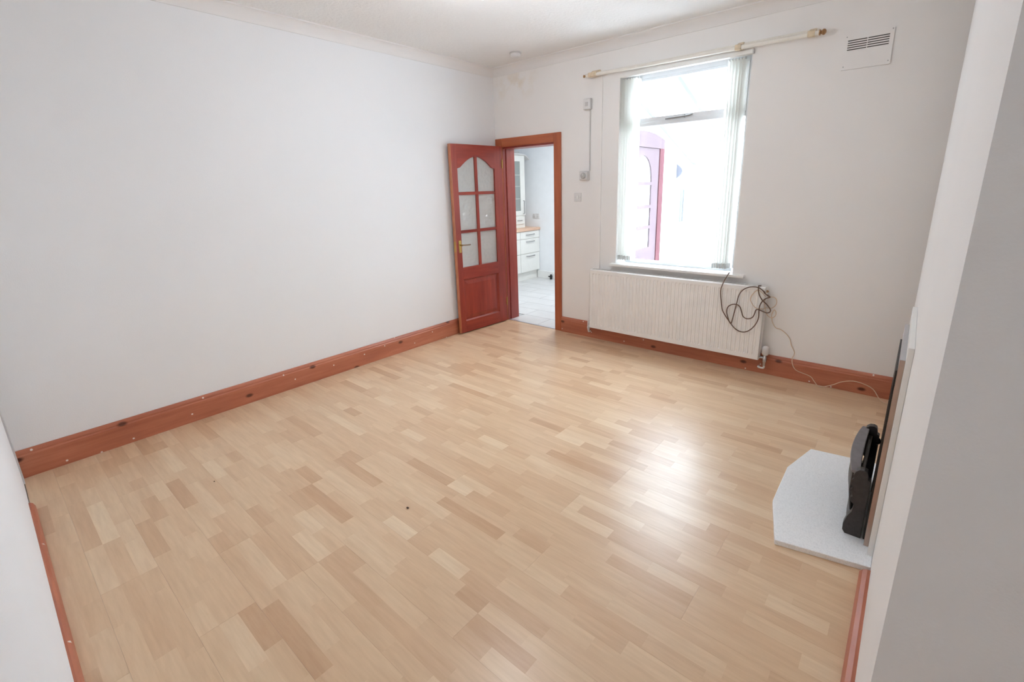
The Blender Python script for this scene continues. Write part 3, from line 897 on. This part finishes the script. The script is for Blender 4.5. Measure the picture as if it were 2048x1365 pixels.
# ------------------------------------------------------------------ fireplace
HZ = 0.025
he = obj('hearth_slab', prism(B(), [(3.463, -2.036), (3.392, -1.752), (3.387, -1.402), (3.454, -1.122), (XB - 0.0005, -1.070), (XB - 0.0005, -1.968)], 0.0, HZ, 2), 'hearth', bevel=0.003)
tag(he, 'white speckled stone hearth slab with cut corners on the floor', 'hearth')
PX0, PX1 = 3.779, XB - 0.0005
sp = thing('fire_surround', 'plain white back panel standing upright on the hearth against the chimney breast', 'fire surround', (PX1, -1.54, HZ))
U = [(-1.896, HZ), (-1.896, 0.935), (-1.16, 0.935), (-1.16, HZ), (-1.33, HZ), (-1.33, 0.77), (-1.79, 0.77), (-1.79, HZ)]
obj('back_panel', prism(B(), U, PX0, PX1, 0), 'gloss_white', sp, bevel=0.0015)
ff = thing('fire_trim', 'slim bronzed metal fire frame with silver top fixed on the white back panel', 'fire frame', (PX0, -1.56, HZ))
FX0 = 3.762
obj('side_strip', prism(B(), [(-1.842, HZ), (-1.842, 0.868), (-1.80, 0.810), (-1.80, HZ)], FX0, PX0, 0), 'trim_metal', ff, bevel=0.0015)
obj('side_strip', prism(B(), [(-1.260, HZ), (-1.260, 0.868), (-1.32, 0.810), (-1.32, HZ)], FX0, PX0, 0), 'trim_metal', ff, bevel=0.0015)
obj('top_strip', prism(B(), [(-1.842, 0.8685), (-1.260, 0.8685), (-1.32, 0.8105), (-1.80, 0.8105)], FX0, PX0, 0), 'trim_grey', ff, bevel=0.0015, label='silver grey top of the fire frame')
obj('fire_plate', prism(B(), [(-1.799, HZ), (-1.799, 0.809), (-1.321, 0.809), (-1.321, HZ), (-1.39, HZ), (-1.39, 0.62), (-1.46, 0.69), (-1.66, 0.69), (-1.73, 0.62), (-1.73, HZ)], 3.7555, PX0, 0), 'iron', ff, label='black plate around the fire opening')
bm = B()
y0, y1, z0, z1, xa, xb = -1.775, -1.345, HZ + 0.001, 0.755, XB - 0.012, XB + 0.30
vv = {}
for i, x in enumerate((xa, xb)):
    for j, y in enumerate((y0, y1)):
        for k_, z in enumerate((z0, z1)):
            vv[i, j, k_] = bm.verts.new((x, y, z))
for q in (((1, 0, 0), (1, 1, 0), (1, 1, 1), (1, 0, 1)), ((0, 0, 0), (1, 0, 0), (1, 0, 1), (0, 0, 1)), ((0, 1, 0), (1, 1, 0), (1, 1, 1), (0, 1, 1)),
          ((0, 0, 0), (1, 0, 0), (1, 1, 0), (0, 1, 0)), ((0, 0, 1), (1, 0, 1), (1, 1, 1), (0, 1, 1))):
    bm.faces.new([vv[a] for a in q])
obj('fire_box', bm, 'soot', ff)

gr = thing('fire_grate', 'black cast iron fire basket with a bowed front standing on the hearth', 'fire grate', (3.715, -1.56, HZ))
# ornate side standards
prof = [(3.748, HZ), (3.690, HZ), (3.680, 0.040), (3.679, 0.070), (3.688, 0.110), (3.701, 0.140), (3.705, 0.176), (3.692, 0.190), (3.688, 0.205),
        (3.696, 0.215), (3.688, 0.228), (3.684, 0.245), (3.692, 0.258), (3.683, 0.272), (3.682, 0.290), (3.690, 0.300), (3.686, 0.315), (3.692, 0.335),
        (3.704, 0.347), (3.720, 0.350), (3.732, 0.345), (3.737, 0.330), (3.738, 0.312), (3.748, 0.306)]
obj('side_standard', prism(B(), prof, -1.805, -1.770, 1), 'iron', gr, bevel=0.002)
obj('side_standard', prism(B(), prof, -1.335, -1.300, 1), 'iron', gr, bevel=0.002)
def bow(t):  # t in 0..1 from the near standard to the far one
    y = -1.790 + 0.475 * t
    s = math.sin(math.pi * t)
    return 3.676 - 0.021 * s ** 0.8, y
n = 18
out = [bow(i / n) for i in range(n + 1)]
inn = [(3.706 - 0.004 * math.sin(math.pi * i / n), bow(i / n)[1]) for i in range(n + 1)]
obj('top_rim', prism(B(), out + inn[::-1], 0.318, 0.332, 2), 'iron_top', gr, bevel=0.003, label='flat rim of the bowed front, greyed for window light')
obj('fret_panel', prism(B(), [(x + 0.004, y) for x, y in out] + [(x + 0.012, y) for x, y in out][::-1], 0.235, 0.3178, 2), 'iron', gr)
obj('fret_panel', prism(B(), [(x + 0.022, y) for x, y in out] + [(x + 0.030, y) for x, y in out][::-1], HZ + 0.01, 0.125, 2), 'iron', gr)
for i in range(1, n):
    x, y = out[i]
    obj('bar', cyl(B(), (x + 0.025, y, 0.1252), (x + 0.010, y, 0.2348), 0.005, seg=8), 'iron', gr, smooth=True)
obj('rear_rail', prism(B(), [(3.7065, -1.769), (3.7065, -1.336), (3.722, -1.336), (3.722, -1.769)], 0.19, 0.300, 2), 'iron', gr, bevel=0.002)
obj('grate_floor', bx(3.69, 3.745, -1.769, -1.336, HZ + 0.02, HZ + 0.03), 'iron', gr)
# slim black upright with a round knob on the far edge of the fire frame
kn = obj('knobbed_upright', prism(B(), [(3.7495, -1.345), (3.7405, -1.345), (3.7405, -1.298), (3.7495, -1.298)], HZ, 0.262, 2), 'iron', gr)
obj('knob', lathe(B(), (3.744, -1.32, 0.255), (0, 0, 1), [(0, 0.006), (0.006, 0.011), (0.018, 0.014), (0.030, 0.010), (0.036, 0.003)], 16), 'iron', kn, smooth=True)

# ------------------------------------------------------------------ bits on the floor
def crumb(x, y, s, label):
    bm = B()
    bmesh.ops.create_icosphere(bm, subdivisions=2, radius=s)
    for v in bm.verts:
        v.co.x *= 1.5 + random.uniform(-.2, .2)
        v.co.z *= 0.6
        v.co *= random.uniform(0.8, 1.15)
    zmin = min(v.co.z for v in bm.verts)
    for v in bm.verts:
        v.co += Vector((x, y, -zmin + 0.0002))
    tag(obj('floor_debris', bm, 'debris', smooth=True), label, 'debris', 'dark crumbs on the laminate floor')
crumb(1.987, -2.886, 0.0055, 'small dark crumb lying in the middle of the laminate floor')
crumb(0.944, -3.417, 0.0035, 'tiny dark crumb on the floor near the plain wall')

# ------------------------------------------------------------------ kitchen beyond the doorway
KY, KX0, KX1 = 2.36, -1.82, 0.96
struct('wall_kitchen_back', bx(KX0 - 0.1, KX1, KY, KY + 0.1, -0.03, 2.5), 'kitchen', 'white kitchen wall seen through the open doorway')
struct('wall_kitchen_near', bx(KX0 - 0.1, -0.12, WT - 0.1, WT, -0.03, 2.5), 'kitchen', 'white kitchen wall beside the doorway, facing away')
struct('wall_kitchen_side', bx(KX0 - 0.1, KX0, WT, KY, -0.03, 2.5), 'kitchen', 'white kitchen wall behind the kitchen units')
bm = B()
wall_grid(bm, 0, [WT, 3.3], [-0.03, 2.86], [(0.88, 1.93, 0.0, 2.0)], KX1, 1.10)
struct('wall_extension', bm, 'out', 'white outer kitchen wall holding the red conservatory door')
struct('ceiling_kitchen', bx(KX0 - 0.1, KX1, WT, KY + 0.1, 2.5, 2.6), 'kitchen', 'white kitchen ceiling')
kf = struct('floor_kitchen', bx(KX0, 1.10, WT * 0.0 + 0.001, KY, -0.04, -0.010), 'ground', 'pale grey plank floor of the kitchen')
for j in range(9):
    for i in range(4):
        x0 = KX0 + i * 0.78 - (0.39 if j % 2 else 0)
        x1 = min(x0 + 0.776, KX1)
        x0 = max(x0, KX0)
        y0 = 0.036 + j * 0.262
        y1 = min(y0 + 0.258, KY)
        if x1 - x0 > 0.03 and y1 - y0 > 0.02:
            if y0 < WT:
                x0, x1 = max(x0, DX0 + 0.017), min(x1, DX1 - 0.017)
                if x1 - x0 < 0.05:
                    continue
            obj('floor_tile', bx(x0, x1, y0, y1, -0.0095, -0.001), 'tile', kf)
struct('baseboard_kitchen', bx(-1.285, KX1, KY - 0.018, KY, -0.001, 0.13), 'gloss_white', 'white skirting board at the foot of the kitchen back wall', bevel=0.004)
# unseen ceiling panel added to brighten the kitchen
kl = thing('kitchen_fill_panel', 'unseen square ceiling panel added to light the kitchen', 'lamp', (0.35, 1.2, 2.5))
obj('fill_housing', bx(0.0, 0.70, 0.85, 1.55, 2.47, 2.4995), 'gloss_white', kl, bevel=0.004)
la = bpy.data.lights.new('kitchen_fill_lamp', 'AREA')
la.shape = 'SQUARE'
la.size = 0.66
la.energy = KITCHEN_FILL
la.color = (0.93, 0.97, 1.0)
lo = bpy.data.objects.new('kitchen_fill_lamp', la)
COL.objects.link(lo)
lo.location = (0.35, 1.2, 2.465)
lo.parent = kl
lo.matrix_parent_inverse = WM(kl).inverted()

def drawer_unit(y0, y1, label):
    t = thing('drawer_cabinet', label, 'cabinet', (-1.5, (y0 + y1) / 2, 0), group='kitchen drawer cabinets under the worktop')
    obj('carcass', bx(KX0 + 0.002, -1.262, y0, y1, 0.15, 0.834), 'unit', t)
    obj('plinth', bx(-1.315, -1.30, y0, y1, 0.0, 0.148), 'unit', t)
    for z0, z1, zh in ((0.155, 0.458, 0.415), (0.464, 0.706, 0.659), (0.712, 0.830, 0.774)):
        d = obj('drawer', bx(-1.261, -1.240, y0 + 0.003, y1 - 0.003, z0, z1), 'unit', t, bevel=0.002)
        yc = (y0 + y1) / 2
        bm = tube(B(), [Vector(p) for p in ((-1.24, yc - 0.10, zh), (-1.222, yc - 0.10, zh), (-1.215, yc - 0.094, zh), (-1.215, yc + 0.094, zh), (-1.222, yc + 0.10, zh), (-1.24, yc + 0.10, zh))], 0.006, 8)
        obj('drawer_handle', bm, 'nickel', d, smooth=True)
drawer_unit(1.845, 2.352, 'white three drawer kitchen cabinet at the end of the worktop')
drawer_unit(1.30, 1.842, 'white three drawer kitchen cabinet nearer the doorway than the end one')
tag(obj('worktop', bx(KX0 + 0.002, -1.222, 1.30, KY - 0.002, 0.836, 0.880), 'worktop', bevel=0.004), 'pale wood effect worktop over the white kitchen drawers', 'worktop')
dr = thing('glazed_cabinet', 'white tall glass fronted cabinet standing on the kitchen worktop', 'cabinet', (-1.6, 1.9, 0.88))
GX = -1.40
obj('carcass', bx(KX0 + 0.002, GX - 0.022, 1.55, 2.19, 0.8805, 2.05), 'unit', dr)
dd = obj('cabinet_door', wall_grid(B(), 0, [1.72, 2.186], [1.09, 2.045], [(1.79, 2.073, 1.163, 1.953)], GX - 0.021, GX), 'unit', dr)
obj('pane', bx(GX - 0.014, GX - 0.010, 1.79, 2.073, 1.163, 1.953), 'cabglass', dd)
for z in (1.36, 1.56, 1.74):
    obj('glazing_bar', bx(GX - 0.010, GX - 0.004, 1.79, 2.073, z - 0.004, z + 0.004), 'plastic_grey', dd)
obj('door_handle', tube(B(), [Vector(p) for p in ((GX, 2.137, 1.115), (GX + 0.026, 2.137, 1.115), (GX + 0.026, 2.137, 1.325), (GX, 2.137, 1.325))], 0.006, 8), 'nickel', dd, smooth=True)
ds = obj('small_drawer', bx(GX - 0.021, GX, 1.72, 2.150, 0.945, 1.058), 'unit', dr, bevel=0.002)
obj('drawer_handle', tube(B(), [Vector(p) for p in ((GX, 1.97, 1.005), (GX + 0.02, 1.97, 1.005), (GX + 0.02, 2.078, 1.005), (GX, 2.078, 1.005))], 0.005, 8), 'nickel', ds, smooth=True)
pts = [(1.55, 2.052), (2.14, 2.052), (2.20, 2.045), (2.27, 2.01), (2.30, 1.98), (2.305, 1.99), (2.275, 2.022), (2.20, 2.062), (2.14, 2.07), (1.55, 2.07)]
obj('curved_cornice', prism(B(), pts, KX0 + 0.002, GX + 0.012, 0), 'plastic', dr)
gb = thing('grey_tray', 'dark grey wedge ended tray lying on top of the glass fronted cabinet', 'tray', (-1.6, 1.8, 2.07))
obj('tray_body', prism(B(), [(1.62, 2.0705), (2.03, 2.0705), (2.09, 2.100), (1.62, 2.152)], GX - 0.3, GX - 0.002, 0), 'dial', gb)
so = thing('wall_socket', 'double white plug socket on the kitchen wall above the worktop end', 'socket', (-1.30, KY, 1.02))
obj('socket_plate', bx(-1.376, -1.230, KY - 0.010, KY, 1.020, 1.106), 'plastic', so, bevel=0.003)
for x in (-1.345, -1.275):
    obj('socket_switch', bx(x - 0.008, x + 0.008, KY - 0.014, KY - 0.010, 1.075, 1.095), 'plastic_grey', so)
    obj('socket_face', bx(x - 0.022, x + 0.022, KY - 0.0125, KY - 0.010, 1.030, 1.066), 'plastic_grey', so)
pv = thing('pipe_valve', 'small black pipe valve at the kitchen skirting board', 'valve', (-0.975, 2.30, 0))
obj('valve_body', lathe(B(), (-0.972, 2.315, -0.001), (0, 0, 1), [(0, 0.018), (0.03, 0.018), (0.034, 0.023), (0.06, 0.023), (0.066, 0.015), (0.085, 0.014)], 16), 'soot', pv, smooth=True)
obj('valve_spout', cyl(B(), (-0.99, 2.315, 0.045), (-1.025, 2.315, 0.045), 0.010, seg=10), 'soot', pv, smooth=True)

# ------------------------------------------------------------------ conservatory beyond the window
CX1, CY1 = 4.6, 3.0
struct('floor_conservatory', bx(1.10, CX1, WT, CY1, -0.04, -0.012), 'tile', 'pale conservatory floor outside the window')
struct('ground', bx(-14, 18, 3.3, 26, -0.14, -0.10), 'ground', 'pale open ground outside the conservatory')
def roof_z(y):
    return 2.86 - 0.36 * (y - WT)
fz = roof_z(CY1)
wc = wall_grid(B(), 1, [1.10, CX1], [-0.03, fz - 0.02], [(1.16 + i * 0.86, 1.16 + i * 0.86 + 0.80, 0.62, fz - 0.08) for i in range(4)], CY1, CY1 + 0.07)
wcf = struct('wall_conservatory', wc, 'out', 'white framed glazed end wall of the conservatory')
for i in range(4):
    obj('pane', bx(1.16 + i * 0.86, 1.96 + i * 0.86, CY1 + 0.033, CY1 + 0.037, 0.62, fz - 0.08), 'glass', wcf)
cr_ = thing('conservatory_roof', 'sloping clear conservatory roof on white rafters outside the window', 'roof', (2.8, 1.6, 2.3), kind='structure')
for x in (1.13, 1.70, 2.42, 3.14, 3.86, 4.57):
    pts = [(WT + 0.001, roof_z(WT) - 0.06), (CY1, fz - 0.06 + 0.04), (CY1, fz + 0.04), (WT + 0.001, roof_z(WT))]
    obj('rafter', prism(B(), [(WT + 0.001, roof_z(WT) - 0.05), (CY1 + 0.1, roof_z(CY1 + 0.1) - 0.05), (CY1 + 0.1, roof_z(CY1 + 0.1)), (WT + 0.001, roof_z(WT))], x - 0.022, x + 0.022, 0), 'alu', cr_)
xr = [1.13, 1.70, 2.42, 3.14, 3.86, 4.57]
for a, b_ in zip(xr[:-1], xr[1:]):
    obj('roof_pane', prism(B(), [(WT + 0.001, roof_z(WT) - 0.012), (CY1 + 0.1, roof_z(CY1 + 0.1) - 0.012), (CY1 + 0.1, roof_z(CY1 + 0.1) - 0.006), (WT + 0.001, roof_z(WT) - 0.006)], a + 0.022, b_ - 0.022, 0), 'glass', cr_)

# red door in the side wall of the conservatory
rd = thing('door_2', 'red wooden conservatory door, coloured paler for glare, with an arched glazed panel, seen through the window', 'door', (1.10, 1.4, 0), kind='structure')
def head_z(y):
    return 2.07 + 0.075 * max(0.0, 1 - ((y - 1.405) / 0.55) ** 2)
ys = [0.86 + 1.09 * i / 16 for i in range(17)]
obj('frame_head', prism(B(), [(y, head_z(y)) for y in ys] + [(1.95, 1.965), (0.86, 1.965)], 1.06, 1.125, 0), 'pink', rd)
obj('frame_side', bx(1.06, 1.125, 1.825, 1.95, 0.0, 1.9645), 'pine_red', rd, label='deep red side post of the conservatory door')
obj('frame_side', bx(1.06, 1.125, 0.86, 0.985, 0.0, 1.9645), 'pine_red', rd)
gy0, gy1, gs = 1.165, 1.63, 1.60
def arc(y):
    t = (y - (gy0 + gy1) / 2) / ((gy1 - gy0) / 2)
    return gs + 0.27 * math.sqrt(max(0, 1 - t * t))
ysb = [gy0 + (gy1 - gy0) * i / 20 for i in range(21)]
lx0, lx1 = 1.075, 1.112
obj('stile', bx(lx0, lx1, gy1, 1.822, 0.01, 1.962), 'pink', rd)
obj('stile', bx(lx0, lx1, 0.988, gy0, 0.01, 1.962), 'pink', rd)
obj('top_rail', prism(B(), [(y, arc(y)) for y in ysb] + [(gy1, 1.962), (gy0, 1.962)], lx0, lx1, 0), 'pink', rd)
obj('bottom_rail', bx(lx0, lx1, gy0, gy1, 0.01, 0.755), 'pink', rd)
for z in (1.012, 1.267, 1.545):
    obj('glazing_bar', bx(lx0, lx1 + 0.004, gy0, gy1, z - 0.02, z + 0.02), 'pink', rd)
obj('pane', prism(B(), [(gy0, 0.755), (gy1, 0.755)] + [(y, arc(y)) for y in reversed(ysb)], 1.090, 1.094, 0), 'obscure', rd)
wl = thing('outside_wall_lamp', 'small grey wall lamp on the white wall beyond the red door', 'lamp', (1.10, 2.44, 1.6))
bm = B()
arcp = [(1.10 + 0.09 * math.sin(math.pi * i / 10), 1.60 + 0.20 * i / 10) for i in range(11)]
prism(bm, arcp, 2.40, 2.48, 1)
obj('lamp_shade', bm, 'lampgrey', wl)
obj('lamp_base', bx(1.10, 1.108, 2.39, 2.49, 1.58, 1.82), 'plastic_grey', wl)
pn = thing('wall_panel', 'pale square cabinet on the white wall past the outside lamp', 'cabinet', (1.10, 2.8, 1.0))
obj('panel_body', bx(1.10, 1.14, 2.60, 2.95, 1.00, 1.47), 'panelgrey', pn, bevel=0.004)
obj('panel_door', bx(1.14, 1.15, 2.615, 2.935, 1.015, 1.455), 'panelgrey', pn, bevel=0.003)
